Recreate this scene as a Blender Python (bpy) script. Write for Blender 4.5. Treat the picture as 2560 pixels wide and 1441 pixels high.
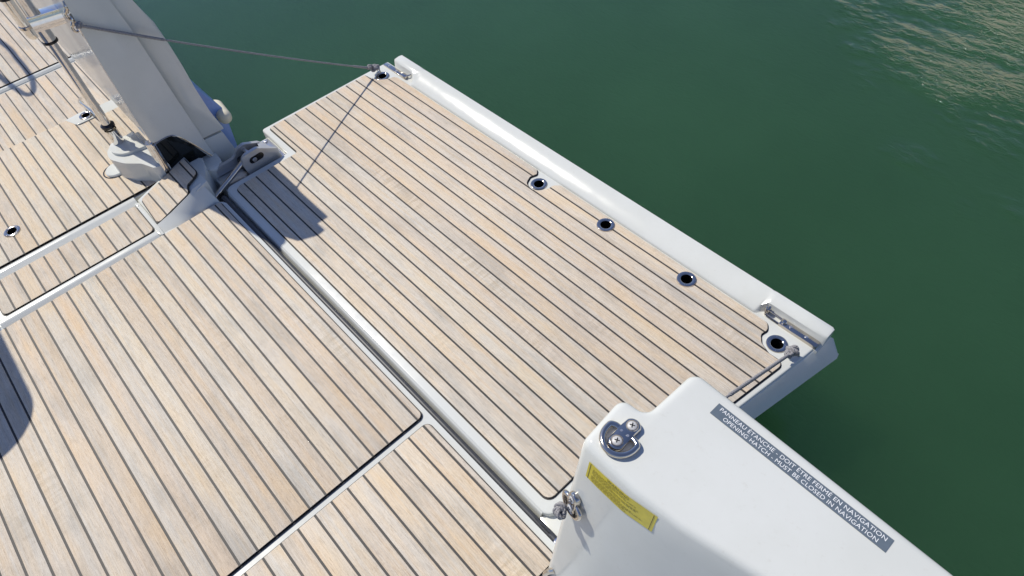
import bpy, bmesh, math, random
from mathutils import Vector, Matrix
random.seed(7)
for o in list(bpy.data.objects): bpy.data.objects.remove(o)
sc = bpy.context.scene
C = sc.collection
R = math.radians

# ------------------------------------------------------------------ camera
cam = bpy.data.cameras.new('camera'); co = bpy.data.objects.new('camera', cam); C.objects.link(co)
sc.camera = co
cam.sensor_width = 36.0; cam.lens = 1646.79 / 2560 * 36; cam.clip_start = 0.02; cam.clip_end = 2000
rot = Matrix(((0.6793154, -0.54950709, 0.48638723), (0.73078119, 0.56706497, -0.37999496), (-0.06700324, 0.61357907, 0.78678542)))
co.matrix_world = Matrix.Translation((0, 0, 1.75)) @ rot.to_4x4()

# ------------------------------------------------------------------ sky, sun, exposure
SUN = Vector((0.750, 0.180, -1.0)).normalized()           # the way the light travels
elev = math.asin(-SUN.z); az = math.atan2(-SUN.x, -SUN.y)   # azimuth of the sun measured from +Y towards +X
w = bpy.data.worlds.new('World'); sc.world = w; w.use_nodes = True
nt = w.node_tree; bg = nt.nodes['Background']
sky = nt.nodes.new('ShaderNodeTexSky'); sky.sky_type = 'NISHITA'; sky.sun_disc = False
sky.sun_elevation = elev; sky.sun_rotation = az; sky.air_density = 1.0; sky.dust_density = 0.05; sky.ozone_density = 1.6
tint = nt.nodes.new('ShaderNodeMix'); tint.data_type = 'RGBA'; tint.blend_type = 'MULTIPLY'; tint.inputs[0].default_value = 1.0
tint.inputs[7].default_value = (1.05, 0.98, 1.14, 1)      # the camera's white balance for open shade
nt.links.new(sky.outputs[0], tint.inputs[6]); nt.links.new(tint.outputs[2], bg.inputs[0]); bg.inputs[1].default_value = 0.095
sl = bpy.data.lights.new('sun', 'SUN'); so = bpy.data.objects.new('sun', sl); C.objects.link(so)
sl.energy = 3.75; sl.angle = R(0.53); sl.color = (1.0, 0.945, 0.84)
so.rotation_euler = SUN.to_track_quat('-Z', 'Y').to_euler(); so.location = (-4, 0, 6)
sc.view_settings.view_transform = 'Standard'; sc.view_settings.look = 'None'
sc.view_settings.exposure = 0.15; sc.view_settings.gamma = 1.0; sc.view_settings.use_curve_mapping = False

# ------------------------------------------------------------------ materials
def newmat(name):
    m = bpy.data.materials.new(name); m.use_nodes = True
    return m, m.node_tree.nodes, m.node_tree.links, m.node_tree.nodes['Principled BSDF']
def N(nodes, t, **kw):
    n = nodes.new(t)
    for k, v in kw.items(): setattr(n, k, v)
    return n
def pos_scaled(nodes, links, s):
    g = N(nodes, 'ShaderNodeNewGeometry'); mp = N(nodes, 'ShaderNodeMapping'); mp.inputs['Scale'].default_value = s
    links.new(g.outputs['Position'], mp.inputs['Vector']); return mp
def noise(nodes, links, vec, scale=1, detail=4, rough=0.6):
    n = N(nodes, 'ShaderNodeTexNoise'); n.inputs['Scale'].default_value = scale
    n.inputs['Detail'].default_value = detail; n.inputs['Roughness'].default_value = rough
    links.new(vec, n.inputs['Vector']); return n
def ramp(nodes, links, fac, stops):
    r = N(nodes, 'ShaderNodeValToRGB'); e = r.color_ramp.elements
    while len(e) < len(stops): e.new(0.5)
    for i, (p, c) in enumerate(stops):
        e[i].position = p; e[i].color = (*c, 1) if len(c) == 3 else c
    links.new(fac, r.inputs[0]); return r
def mix(nodes, links, a, b, fac, mode='MIX'):
    m = N(nodes, 'ShaderNodeMix', data_type='RGBA', blend_type=mode)
    for sock, v in ((m.inputs[6], a), (m.inputs[7], b), (m.inputs[0], fac)):
        if hasattr(v, 'links'): links.new(v, sock)
        elif isinstance(v, (int, float)): sock.default_value = v
        else: sock.default_value = (*v, 1)
    return m.outputs[2]

def make_teak():
    m, n, l, b = newmat('weathered_teak')
    oi = N(n, 'ShaderNodeObjectInfo')
    # shift the pattern from plank to plank so that it never repeats
    g = N(n, 'ShaderNodeNewGeometry'); off = N(n, 'ShaderNodeCombineXYZ'); mul = N(n, 'ShaderNodeMath', operation='MULTIPLY'); mul.inputs[1].default_value = 37
    l.new(oi.outputs['Random'], mul.inputs[0]); l.new(mul.outputs[0], off.inputs[0]); l.new(mul.outputs[0], off.inputs[2])
    add = N(n, 'ShaderNodeVectorMath', operation='ADD'); l.new(g.outputs['Position'], add.inputs[0]); l.new(off.outputs[0], add.inputs[1])
    def mapped(s):
        mp = N(n, 'ShaderNodeMapping'); mp.inputs['Scale'].default_value = s; l.new(add.outputs[0], mp.inputs['Vector']); return mp.outputs[0]
    tone = ramp(n, l, oi.outputs['Random'], [(0.0, (0.590, 0.518, 0.425)), (0.17, (0.635, 0.553, 0.455)), (0.34, (0.605, 0.555, 0.475)), (0.5, (0.650, 0.582, 0.485)), (0.67, (0.592, 0.518, 0.428)), (0.84, (0.645, 0.595, 0.505)), (1.0, (0.615, 0.545, 0.455))])
    tone.color_ramp.interpolation = 'LINEAR'
    fine = noise(n, l, mapped((14, 420, 30)), 1, 6, 0.75)
    c1 = mix(n, l, tone.outputs[0], ramp(n, l, fine.outputs[0], [(0.30, (0.70, 0.66, 0.61)), (0.62, (1.10, 1.10, 1.10))]).outputs[0], 0.65, 'MULTIPLY')
    streak = noise(n, l, mapped((1.3, 60, 5)), 1, 3, 0.55)
    c2 = mix(n, l, c1, ramp(n, l, streak.outputs[0], [(0.36, (1.03, 0.95, 0.85)), (0.60, (0.98, 1.0, 1.03))]).outputs[0], 0.75, 'MULTIPLY')
    blot = noise(n, l, mapped((3.2, 9, 5)), 1, 5, 0.62)
    c3 = mix(n, l, c2, ramp(n, l, blot.outputs[0], [(0.36, (0.80, 0.82, 0.84)), (0.50, (1.0, 1.0, 1.0)), (0.68, (1.07, 0.99, 0.86))]).outputs[0], 0.85, 'MULTIPLY')
    figure = noise(n, l, mapped((75, 10, 5)), 1, 2, 0.5)          # ray fleck running across the grain, in patches
    patch = ramp(n, l, noise(n, l, mapped((1.7, 5, 1)), 1, 2).outputs[0], [(0.58, (0, 0, 0)), (0.72, (1, 1, 1))])
    fg = mix(n, l, (1, 1, 1), ramp(n, l, figure.outputs[0], [(0.42, (0.86, 0.84, 0.80)), (0.55, (1.03, 1.03, 1.03))]).outputs[0], patch.outputs[0])
    c4 = mix(n, l, c3, fg, 0.9, 'MULTIPLY')
    grit = noise(n, l, mapped((260, 700, 200)), 1, 3, 0.7)
    c5 = mix(n, l, c4, ramp(n, l, grit.outputs[0], [(0.32, (0.80, 0.78, 0.75)), (0.66, (1.10, 1.10, 1.09))]).outputs[0], 0.7, 'MULTIPLY')
    pore = noise(n, l, mapped((38, 950, 60)), 1, 2, 0.5)        # short dark pores and checks along the grain
    c6 = mix(n, l, c5, ramp(n, l, pore.outputs[0], [(0.30, (0.62, 0.58, 0.55)), (0.42, (1.02, 1.02, 1.02))]).outputs[0], 0.75, 'MULTIPLY')
    stain = noise(n, l, pos_scaled(n, l, (2.3, 2.6, 1)).outputs[0], 1, 6, 0.68)     # faint water marks running over several planks
    c6 = mix(n, l, c6, ramp(n, l, stain.outputs[0], [(0.36, (0.90, 0.90, 0.91)), (0.46, (1.0, 1.0, 1.0)), (0.60, (1.0, 1.0, 1.0)), (0.70, (1.05, 1.03, 1.0))]).outputs[0], 0.8, 'MULTIPLY')
    l.new(c6, b.inputs['Base Color'])
    b.inputs['Roughness'].default_value = 0.55; b.inputs['Specular IOR Level'].default_value = 0.24
    b.inputs['Anisotropic'].default_value = 0.8          # the brushed grain spreads the sun's sheen across the planks
    tg = N(n, 'ShaderNodeCombineXYZ'); tg.inputs[1].default_value = 1.0; l.new(tg.outputs[0], b.inputs['Tangent'])
    bp = N(n, 'ShaderNodeBump'); bp.inputs['Strength'].default_value = 0.35; bp.inputs['Distance'].default_value = 0.0012
    l.new(fine.outputs[0], bp.inputs['Height']); l.new(bp.outputs[0], b.inputs['Normal'])
    return m
TEAK = make_teak()

def make_gelcoat(name='white_gelcoat', col=(0.64, 0.65, 0.61), rough=0.09, dirt=0.5):
    m, n, l, b = newmat(name)
    v = pos_scaled(n, l, (1, 1, 1)).outputs[0]
    big = noise(n, l, v, 7, 5, 0.6); spot = noise(n, l, v, 90, 4, 0.7)
    c = mix(n, l, col, ramp(n, l, big.outputs[0], [(0.32, (0.90, 0.90, 0.88)), (0.6, (1, 1, 1))]).outputs[0], dirt, 'MULTIPLY')
    c = mix(n, l, c, ramp(n, l, spot.outputs[0], [(0.28, (0.86, 0.84, 0.80)), (0.40, (1, 1, 1))]).outputs[0], dirt * 0.7, 'MULTIPLY')
    l.new(c, b.inputs['Base Color'])
    r = ramp(n, l, big.outputs[0], [(0.3, (rough + .1,) * 3), (0.7, (rough,) * 3)]); l.new(r.outputs[0], b.inputs['Roughness'])
    bp = N(n, 'ShaderNodeBump'); bp.inputs['Strength'].default_value = 0.02; bp.inputs['Distance'].default_value = 0.003
    l.new(noise(n, l, v, 14, 2).outputs[0], bp.inputs['Height']); l.new(bp.outputs[0], b.inputs['Normal'])
    return m
GEL = make_gelcoat()
PAINTED = make_gelcoat('grey_brushed_plate', (0.50, 0.495, 0.485), 0.33, 0.6)
PAINTED.node_tree.nodes['Principled BSDF'].inputs['Metallic'].default_value = 0.45
CREAM = make_gelcoat('cream_fender_vinyl', (0.72, 0.66, 0.50), 0.4, 0.8)

def make_metal(name, col, rough, scratch=0.15):
    m, n, l, b = newmat(name)
    b.inputs['Metallic'].default_value = 1.0
    v = pos_scaled(n, l, (1, 1, 1)).outputs[0]
    ns = noise(n, l, v, 60, 4, 0.65)
    l.new(mix(n, l, col, ramp(n, l, ns.outputs[0], [(0.3, (0.82, 0.80, 0.78)), (0.6, (1, 1, 1))]).outputs[0], 0.5, 'MULTIPLY'), b.inputs['Base Color'])
    l.new(ramp(n, l, ns.outputs[0], [(0.3, (rough + scratch,) * 3), (0.62, (rough,) * 3)]).outputs[0], b.inputs['Roughness'])
    return m
CHROME = make_metal('polished_stainless', (0.60, 0.55, 0.49), 0.07, 0.12)
MIRROR = make_metal('mirror_stainless', (0.82, 0.80, 0.78), 0.03, 0.04)
SATIN = make_metal('satin_stainless', (0.62, 0.62, 0.63), 0.28, 0.12)

def make_plain(name, col, rough, amount=0.3, scale=120, spec=0.5):
    m, n, l, b = newmat(name)
    v = pos_scaled(n, l, (1, 1, 1)).outputs[0]; ns = noise(n, l, v, scale, 4, 0.65)
    l.new(mix(n, l, col, ramp(n, l, ns.outputs[0], [(0.3, (0.6, 0.6, 0.6)), (0.65, (1.3, 1.3, 1.3))]).outputs[0], amount, 'MULTIPLY'), b.inputs['Base Color'])
    b.inputs['Roughness'].default_value = rough; b.inputs['Specular IOR Level'].default_value = spec
    return m
CAULK = make_plain('black_caulk', (0.040, 0.037, 0.034), 0.6, 0.6)
RUBBER = make_plain('dark_rubber', (0.045, 0.047, 0.052), 0.45, 0.5, 60)
SCREWM = make_plain('brushed_screw_steel', (0.52, 0.51, 0.49), 0.42, 0.4, 200)
BLACK = make_plain('black_plastic', (0.008, 0.008, 0.009), 0.25, 0.3)
DARKREFLECT = make_plain('dark_reflection_steel', (0.012, 0.014, 0.013), 0.04, 0.4, 20, 0.6)  # near-black base paints in the dark reflection of a polished steel plate
HOLE = make_plain('socket_interior', (0.004, 0.004, 0.004), 0.8, 0.2, 60, 0.1)
YELLOW = make_plain('yellow_label', (0.60, 0.50, 0.03), 0.35, 0.25, 40)
GREY = make_plain('grey_label', (0.115, 0.145, 0.175), 0.33, 0.25, 60)
INKWHITE = make_plain('white_ink', (0.78, 0.79, 0.79), 0.4, 0.1)
INKDARK = make_plain('dark_ink', (0.10, 0.085, 0.02), 0.5, 0.2)
MATTEGREY = make_plain('matte_grey', (0.35, 0.35, 0.36), 0.9, 0.4, 300)

def make_rope():
    m, n, l, b = newmat('grey_braided_line')
    v = pos_scaled(n, l, (1, 1, 1)).outputs[0]; ns = noise(n, l, v, 420, 3, 0.7)
    l.new(ramp(n, l, ns.outputs[0], [(0.35, (0.15, 0.145, 0.15)), (0.6, (0.37, 0.36, 0.36))]).outputs[0], b.inputs['Base Color'])
    b.inputs['Roughness'].default_value = 0.8
    bp = N(n, 'ShaderNodeBump'); bp.inputs['Strength'].default_value = 0.7; bp.inputs['Distance'].default_value = 0.001
    l.new(ns.outputs[0], bp.inputs['Height']); l.new(bp.outputs[0], b.inputs['Normal'])
    return m
ROPE = make_rope()

def make_water():
    m, n, l, b = newmat('harbour_water')
    g = N(n, 'ShaderNodeNewGeometry')
    def mp(s, rz=0.0):
        x = N(n, 'ShaderNodeMapping'); x.inputs['Scale'].default_value = s; x.inputs['Rotation'].default_value = (0, 0, rz); l.new(g.outputs['Position'], x.inputs['Vector']); return x.outputs[0]
    murk = noise(n, l, mp((0.45, 0.45, 1)), 1, 4, 0.6)
    l.new(ramp(n, l, murk.outputs[0], [(0.35, (0.024, 0.073, 0.032)), (0.65, (0.030, 0.087, 0.040))]).outputs[0], b.inputs['Base Color'])
    b.inputs['Roughness'].default_value = 0.06; b.inputs['IOR'].default_value = 1.33
    # murky water: sunlight spreads inside it, so shadows on it are soft and faint
    b.inputs['Subsurface Weight'].default_value = 1.0; b.inputs['Subsurface Radius'].default_value = (0.8, 1.0, 0.9); b.inputs['Subsurface Scale'].default_value = 15.0
    # ruffled water away from the boat's lee: mask by distance beyond the calm patch
    sep = N(n, 'ShaderNodeSeparateXYZ'); l.new(g.outputs['Position'], sep.inputs[0])
    def lin(a, bb, c):
        mx = N(n, 'ShaderNodeMath', operation='MULTIPLY_ADD'); mx.inputs[1].default_value = a; mx.inputs[2].default_value = c; l.new(sep.outputs[0], mx.inputs[0])
        my = N(n, 'ShaderNodeMath', operation='MULTIPLY_ADD'); my.inputs[1].default_value = bb; l.new(sep.outputs[1], my.inputs[0]); l.new(mx.outputs[0], my.inputs[2]); return my.outputs[0]
    edge = noise(n, l, mp((1.5, 2.2, 1), 0.4), 1, 3, 0.6)
    s0 = lin(0.75, 1.0, -3.95)
    ad = N(n, 'ShaderNodeMath', operation='MULTIPLY_ADD'); ad.inputs[1].default_value = 3.4; l.new(edge.outputs[0], ad.inputs[0]); l.new(s0, ad.inputs[2])
    mr = N(n, 'ShaderNodeMapRange', interpolation_type='SMOOTHSTEP'); mr.inputs['From Min'].default_value = 0.2; mr.inputs['From Max'].default_value = 2.2
    mr.inputs['To Min'].default_value = 0.03; mr.inputs['To Max'].default_value = 1.0; l.new(ad.outputs[0], mr.inputs['Value'])
    w1 = noise(n, l, mp((20, 36, 1), -0.75), 1, 3, 0.5); w1.inputs['Distortion'].default_value = 0.6
    w2 = noise(n, l, mp((1.2, 2.2, 1), 0.3), 1, 2, 0.5)
    s = N(n, 'ShaderNodeMath', operation='MULTIPLY_ADD'); s.inputs[1].default_value = 2.0; l.new(w2.outputs[0], s.inputs[0]); l.new(w1.outputs[0], s.inputs[2])
    h = N(n, 'ShaderNodeMath', operation='MULTIPLY'); l.new(s.outputs[0], h.inputs[0]); l.new(mr.outputs[0], h.inputs[1])
    bp = N(n, 'ShaderNodeBump'); bp.inputs['Strength'].default_value = 1.0; bp.inputs['Distance'].default_value = 0.052
    l.new(h.outputs[0], bp.inputs['Height']); l.new(bp.outputs[0], b.inputs['Normal'])
    return m
WATER = make_water()

# ------------------------------------------------------------------ geometry helpers
def wloc(o):
    v = Vector((0, 0, 0))
    while o: v += Vector(o.location); o = o.parent
    return v
def link(name, bm, mat, parent=None, smooth=35, tagd=None):
    """bmesh in world coordinates -> one mesh object under its parent"""
    me = bpy.data.meshes.new(name)
    bmesh.ops.recalc_face_normals(bm, faces=bm.faces)
    bm.to_mesh(me); bm.free()
    if parent: me.transform(Matrix.Translation(-wloc(parent)))
    me.materials.append(mat)
    if smooth:
        for p in me.polygons: p.use_smooth = True
        me.set_sharp_from_angle(angle=R(smooth))
    o = bpy.data.objects.new(name, me); C.objects.link(o)
    if parent: o.parent = parent
    if tagd:
        for k, v in tagd.items(): o[k] = v
    return o
def thing(name, label, cat, loc, group=None):
    o = bpy.data.objects.new(name, None); C.objects.link(o); o.location = loc; o.empty_display_size = 0.1
    o['label'] = label; o['category'] = cat
    if group: o['group'] = group
    return o
def round_poly(pts, seg=6):
    """pts: (x, y, r) -> outline with rounded corners"""
    out = []; n = len(pts)
    for i in range(n):
        p = pts[i]; r = p[2] if len(p) > 2 else 0
        P = Vector(p[:2]); A = Vector(pts[i - 1][:2]); B = Vector(pts[(i + 1) % n][:2])
        if r <= 0: out.append(tuple(P)); continue
        a = (A - P).normalized(); b = (B - P).normalized()
        ang = a.angle(b); 
        if ang > 3.1: out.append(tuple(P)); continue
        t = min(r / math.tan(ang / 2), (A - P).length * .49, (B - P).length * .49); r2 = t * math.tan(ang / 2)
        c = P + (a + b).normalized() * (r2 / math.sin(ang / 2))
        s = P + a * t - c; e = P + b * t - c
        a0 = math.atan2(s.y, s.x); a1 = math.atan2(e.y, e.x); d = (a1 - a0 + math.pi) % (2 * math.pi) - math.pi
        for k in range(seg + 1):
            q = a0 + d * k / seg; out.append((c.x + r2 * math.cos(q), c.y + r2 * math.sin(q)))
    return out
XY = lambda a, b, h: (a, b, h)
XZ = lambda a, b, h: (a, h, b)
YZ = lambda a, b, h: (h, a, b)
def prism(outline, h0, h1, bev=0, seg=2, mp=XY, bm=None, bev_bottom=False, sides=False):
    own = bm is None; bm = bm or bmesh.new()
    lo = [bm.verts.new(mp(a, b, h0)) for a, b in outline]; hi = [bm.verts.new(mp(a, b, h1)) for a, b in outline]
    n = len(outline)
    top = bm.faces.new(hi); bot = bm.faces.new(lo[::-1])
    for i in range(n): bm.faces.new((lo[i], lo[(i + 1) % n], hi[(i + 1) % n], hi[i]))
    if bev:
        es = [e for e in top.edges]
        if bev_bottom: es += list(bot.edges)
        if sides: es += [e for e in bm.edges if (e.verts[0] in lo) != (e.verts[1] in lo) and e.verts[0] in lo + hi and e.verts[1] in lo + hi]
        bmesh.ops.bevel(bm, geom=list(set(es)), offset=bev, segments=seg, profile=0.5, affect='EDGES', clamp_overlap=True)
    return bm
def offset_poly(pts, d):
    n = len(pts); area = sum(pts[i][0] * pts[(i + 1) % n][1] - pts[(i + 1) % n][0] * pts[i][1] for i in range(n)); sg = 1 if area > 0 else -1; out = []
    for i in range(n):
        p = Vector(pts[i]); a = (p - Vector(pts[i - 1])); b = (Vector(pts[(i + 1) % n]) - p)
        if a.length < 1e-7: a = b.copy()
        if b.length < 1e-7: b = a.copy()
        a.normalize(); b.normalize(); na = Vector((a.y, -a.x)) * sg; nb = Vector((b.y, -b.x)) * sg; m = (na + nb)
        m = m.normalized() if m.length > 1e-6 else na
        out.append(tuple(p + m * (d / max(.5, m.dot(na)))))
    return out
def holed(outline, holes, h0, h1, bev=0.0, inner=None, h2=None):
    """slab with round holes; optional step: 'inner' outline raised to h2"""
    bm = bmesh.new()
    def loop(pts, h): return [bm.verts.new((x, y, h)) for x, y in pts]
    def walls(a, b):
        n = len(a)
        for i in range(n): bm.faces.new((a[i], a[(i + 1) % n], b[(i + 1) % n], b[i]))
    def fill(loops):
        es = []
        for lp in loops:
            for i in range(len(lp)):
                e = bm.edges.get((lp[i], lp[(i + 1) % len(lp)])) or bm.edges.new((lp[i], lp[(i + 1) % len(lp)])); es.append(e)
        bmesh.ops.triangle_fill(bm, use_beauty=True, edges=es)
    circ = lambda c, h: loop([(c[0] + c[2] * math.cos(2 * math.pi * k / 28), c[1] + c[2] * math.sin(2 * math.pi * k / 28)) for k in range(28)], h)
    lo = loop(outline, h0)
    if bev:
        prev = loop(outline, h1 - bev); walls(lo, prev)
        for k in (1, 2, 3):
            a = math.pi / 2 * k / 3; nx = loop(offset_poly(outline, -bev * (1 - math.cos(a))), h1 - bev + bev * math.sin(a)); walls(prev, nx); prev = nx
        top = prev
    else:
        top = loop(outline, h1); walls(lo, top)
    if inner:
        st = loop(inner, h1); st2 = loop(inner, h2); fill([top, st]); walls(st, st2); top = st2; hz = h2
    else: hz = h1
    ht = [circ(c, hz) for c in holes]; hb = [circ(c, h0) for c in holes]
    fill([top] + ht); fill([lo] + hb)
    for a, b in zip(ht, hb): walls(a, b)
    return bm
def box(x0, x1, y0, y1, z0, z1, bev=0, seg=2, bm=None):
    return prism([(x0, y0), (x1, y0), (x1, y1), (x0, y1)], z0, z1, bev, seg, bm=bm, bev_bottom=False, sides=bev > 0)
def tube(path, rad, n=12, bm=None, closed=False, caps=True):
    bm = bm or bmesh.new(); P = [Vector(p) for p in path]; rings = []; m = len(P)
    up = None
    for i, p in enumerate(P):
        t = (P[(i + 1) % m] - P[i - 1]) if closed else (P[min(i + 1, m - 1)] - P[max(i - 1, 0)])
        t.normalize()
        if up is None: up = t.orthogonal().normalized()
        up = (up - t * up.dot(t)).normalized(); s = t.cross(up)
        r = rad[i] if isinstance(rad, (list, tuple)) else rad
        rings.append([bm.verts.new(p + (up * math.cos(2 * math.pi * k / n) + s * math.sin(2 * math.pi * k / n)) * r) for k in range(n)])
    for i in range(m if closed else m - 1):
        a, b = rings[i], rings[(i + 1) % m]
        for k in range(n): bm.faces.new((a[k], a[(k + 1) % n], b[(k + 1) % n], b[k]))
    if caps and not closed: bm.faces.new(rings[0][::-1]); bm.faces.new(rings[-1])
    return bm
def lathe(profile, axis_o, axis_d=(0, 0, 1), n=32, bm=None):
    """profile: (radius, height) about an axis"""
    bm = bm or bmesh.new(); d = Vector(axis_d).normalized(); O = Vector(axis_o); a = d.orthogonal().normalized(); b = d.cross(a); rings = []
    for r, h in profile:
        if r < 1e-6: rings.append([bm.verts.new(O + d * h)])
        else: rings.append([bm.verts.new(O + d * h + (a * math.cos(2 * math.pi * k / n) + b * math.sin(2 * math.pi * k / n)) * r) for k in range(n)])
    for A, B in zip(rings, rings[1:]):
        for k in range(n):
            q = (k + 1) % n
            if len(A) == 1 and len(B) == 1: continue
            if len(A) == 1: bm.faces.new((A[0], B[q], B[k]))
            elif len(B) == 1: bm.faces.new((A[k], A[q], B[0]))
            else: bm.faces.new((A[k], A[q], B[q], B[k]))
    return bm
def smooth_path(pts, sub=8):
    P = [Vector(p) for p in pts]; out = []
    for i in range(len(P) - 1):
        p0, p1, p2, p3 = P[max(i - 1, 0)], P[i], P[i + 1], P[min(i + 2, len(P) - 1)]
        for k in range(sub):
            t = k / sub
            out.append(0.5 * ((2 * p1) + (p2 - p0) * t + (2 * p0 - 5 * p1 + 4 * p2 - p3) * t * t + (3 * p1 - p0 - 3 * p2 + p3) * t ** 3))
    out.append(P[-1]); return out
def cut_circle(objs, cx, cy, r, z0=-0.08, z1=0.03):
    """drill a real round hole through the given meshes"""
    bm = lathe([(0, z0), (r, z0), (r, z1), (0, z1)], (cx, cy, 0), n=24)
    cut = link('cutter', bm, HOLE, None, 0)
    for o in objs:
        md = o.modifiers.new('b', 'BOOLEAN'); md.operation = 'DIFFERENCE'; md.solver = 'EXACT'; md.object = cut
        bpy.context.view_layer.update()
        ev = o.evaluated_get(bpy.context.evaluated_depsgraph_get()); me = bpy.data.meshes.new_from_object(ev)
        o.modifiers.clear(); o.data = me
    bpy.data.objects.remove(cut)

CW = 0.0062      # width of a caulk line
def tidy(pts):
    """drop repeated points and points in the middle of straight runs"""
    q = [p for i, p in enumerate(pts) if (Vector(p) - Vector(pts[i - 1])).length > 2e-4]
    out = []
    for i, p in enumerate(q):
        a = Vector(p) - Vector(q[i - 1]); b = Vector(q[(i + 1) % len(q)]) - Vector(p)
        if abs(a.normalized().cross(b.normalized())) > 1e-3 or a.dot(b) < 0: out.append(p)
    return out
def panel(parent, outline, lines, ztop=0.0, thick=0.012, zfun=None, caulk_name='caulk', groove=0.0042, holes=()):
    """black caulk bed as one part; each plank a mesh object of its own"""
    bed = holed(offset_poly(outline, groove), holes, ztop - thick + 0.0004, ztop - 0.0062, 0, outline, ztop - 0.0016)
    if zfun:
        for v in bed.verts: v.co.z += zfun(v.co.x, v.co.y)
    bedo = link(caulk_name, bed, CAULK, parent, 0)
    lo = min(p[1] for p in outline) - 1; hi = max(p[1] for p in outline) + 1
    ls = [lo] + sorted(lines) + [hi]; made = []
    for a, b in zip(ls, ls[1:]):
        y0 = a + CW / 2; y1 = b - CW / 2
        bm = bmesh.new(); vs = [bm.verts.new((x, y, ztop)) for x, y in outline]
        bmesh.ops.triangle_fill(bm, use_beauty=True, edges=[bm.edges.new((vs[i - 1], vs[i])) for i in range(len(vs))])
        bmesh.ops.bisect_plane(bm, geom=bm.verts[:] + bm.edges[:] + bm.faces[:], plane_co=(0, y0, 0), plane_no=(0, -1, 0), clear_outer=True)
        bmesh.ops.bisect_plane(bm, geom=bm.verts[:] + bm.edges[:] + bm.faces[:], plane_co=(0, y1, 0), plane_no=(0, 1, 0), clear_outer=True)
        bmesh.ops.remove_doubles(bm, verts=bm.verts[:], dist=1e-5)
        bmesh.ops.dissolve_faces(bm, faces=bm.faces[:])
        faces = list(bm.faces)
        for f in faces:
            if f.calc_area() < 2e-4: continue
            pts = tidy([(v.co.x, v.co.y) for v in f.verts])
            pb = holed(pts, (), ztop - thick, ztop, 0.0009)
            if zfun:
                bmesh.ops.bisect_plane(pb, geom=pb.verts[:] + pb.edges[:] + pb.faces[:], plane_co=(0, 0.10, 0), plane_no=(0, 1, 0))
                for v in pb.verts: v.co.z += zfun(v.co.x, v.co.y)
            made.append(link('plank', pb, TEAK, parent, 25))
        bm.free()
    return made

def screw(cx, cy, z, r, parent, mat=None, d=(0, 0, 1)):
    """domed cross-head screw"""
    D = Vector(d).normalized()
    bm = lathe([(r, 0), (r, r * .18), (r * .8, r * .36), (r * .3, r * .42), (r * .25, r * .2), (0, r * .2)], (cx, cy, z), d, n=14)
    return link('screw', bm, mat or CHROME, parent)
def socket(parent, cx, cy, z, R0=0.033, r0=0.0195):
    """stainless deck socket: bevelled flange with a real dark bore"""
    bm = lathe([(R0, 0), (R0 * .97, .0028), (R0 * .86, .0042), (r0 * 1.12, .0036), (r0, .0022), (r0, -.05)], (cx, cy, z), n=40)
    rg = link('socket_ring', bm, CHROME, parent)
    bm = lathe([(0, -.048), (r0 * .99, -.048), (r0 * .985, -.004)], (cx, cy, z), n=24)
    link('bore', bm, HOLE, rg, 35)
    for k in range(4):
        a = k * math.pi / 2 + .5; rr = (R0 + r0) / 2 * 1.03
        screw(cx + math.cos(a) * rr, cy + math.sin(a) * rr, z + .0034, .0036, rg)
    return rg

# ================================================================== THE SETTING
bm = bmesh.new(); s = 700
bm.faces.new([bm.verts.new(p) for p in ((-s, -s, -.38), (s, -s, -.38), (s, s, -.38), (-s, s, -.38))])
link('water', bm, WATER, None, 0, {'kind': 'structure'})

# ================================================================== YACHT DECK
P0 = 0.0537  # pitch and outlines below are image pixels unprojected onto assumed heights
deck = thing('yacht_deck', 'teak laid aft deck of a white yacht with white margins between its plank panels', 'boat deck', (-1.4, -0.6, -0.6))
base_out = round_poly([(-2.225, -1.9), (1.6, -1.9), (1.6, .26), (-.20, .26, .03), (-.30, .354, .08), (-2.240, .354, .028), (-2.240, .07)])
link('deck_shell', prism(base_out, -.60, -.010, .005, 3), GEL, deck)
fwd_out = [(-3.262, -1.9), (-2.2255, -1.9), (-2.2405, .0695), (-2.2405, .10), (-2.52, .10), (-2.52, .33), (-3.262, .33)]
link('deck_shell', holed(fwd_out, [(-2.686, -.322, .0185), (-3.208, .168, .0190)], -.60, -.0105, .003), GEL, deck)
link('side_deck_shell', prism([(-7, -2.5), (-3.2635, -2.5), (-3.2635, .6), (-7, .6)], -.60, -.242), GEL, deck)
def lines(v0, pitch, a, b):
    k0 = math.ceil((a - v0) / pitch); out = []
    while v0 + k0 * pitch < b: out.append(v0 + k0 * pitch); k0 += 1
    return out
# large panel (A)
def teak_panel(label=None):
    o = bpy.data.objects.new('teak_panel', None); C.objects.link(o); o.parent = deck
    o.location = (0, 0, 0)
    if label: o['label'] = label
    return o
A = teak_panel()
panel(A, round_poly([(-2.190, -1.75), (-.922, -1.75), (-.922, .335, .017), (-2.224, .335, .012)]), lines(-.008, P0, -1.75, .325))
B = teak_panel()
panel(B, round_poly([(-.895, -1.75), (-.362, -1.75), (-.362, .331, .02), (-.895, .331, .018)]), lines(-.008, P0, -1.75, .325))
Cc = teak_panel()
panel(Cc, round_poly([(-2.461, -.478, .02), (-2.274, -.478, .02), (-2.274, .083, .02), (-2.461, .083, .012)]), lines(-.009, P0, -.475, .08), ztop=-.002)
D = teak_panel()
plD = panel(D, round_poly([(-3.245, -1.75), (-2.528, -1.75), (-2.528, .325), (-3.16, .325), (-3.16, .11, .02), (-3.245, .11)]), lines(0, .0543, -1.75, .32), holes=[(-2.686, -.322, .0185)])
cut_circle([o for o in plD if any(abs(v.co.y - .6 + .322) < .04 for v in o.data.vertices)], -2.686, -.322, .0185)
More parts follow.
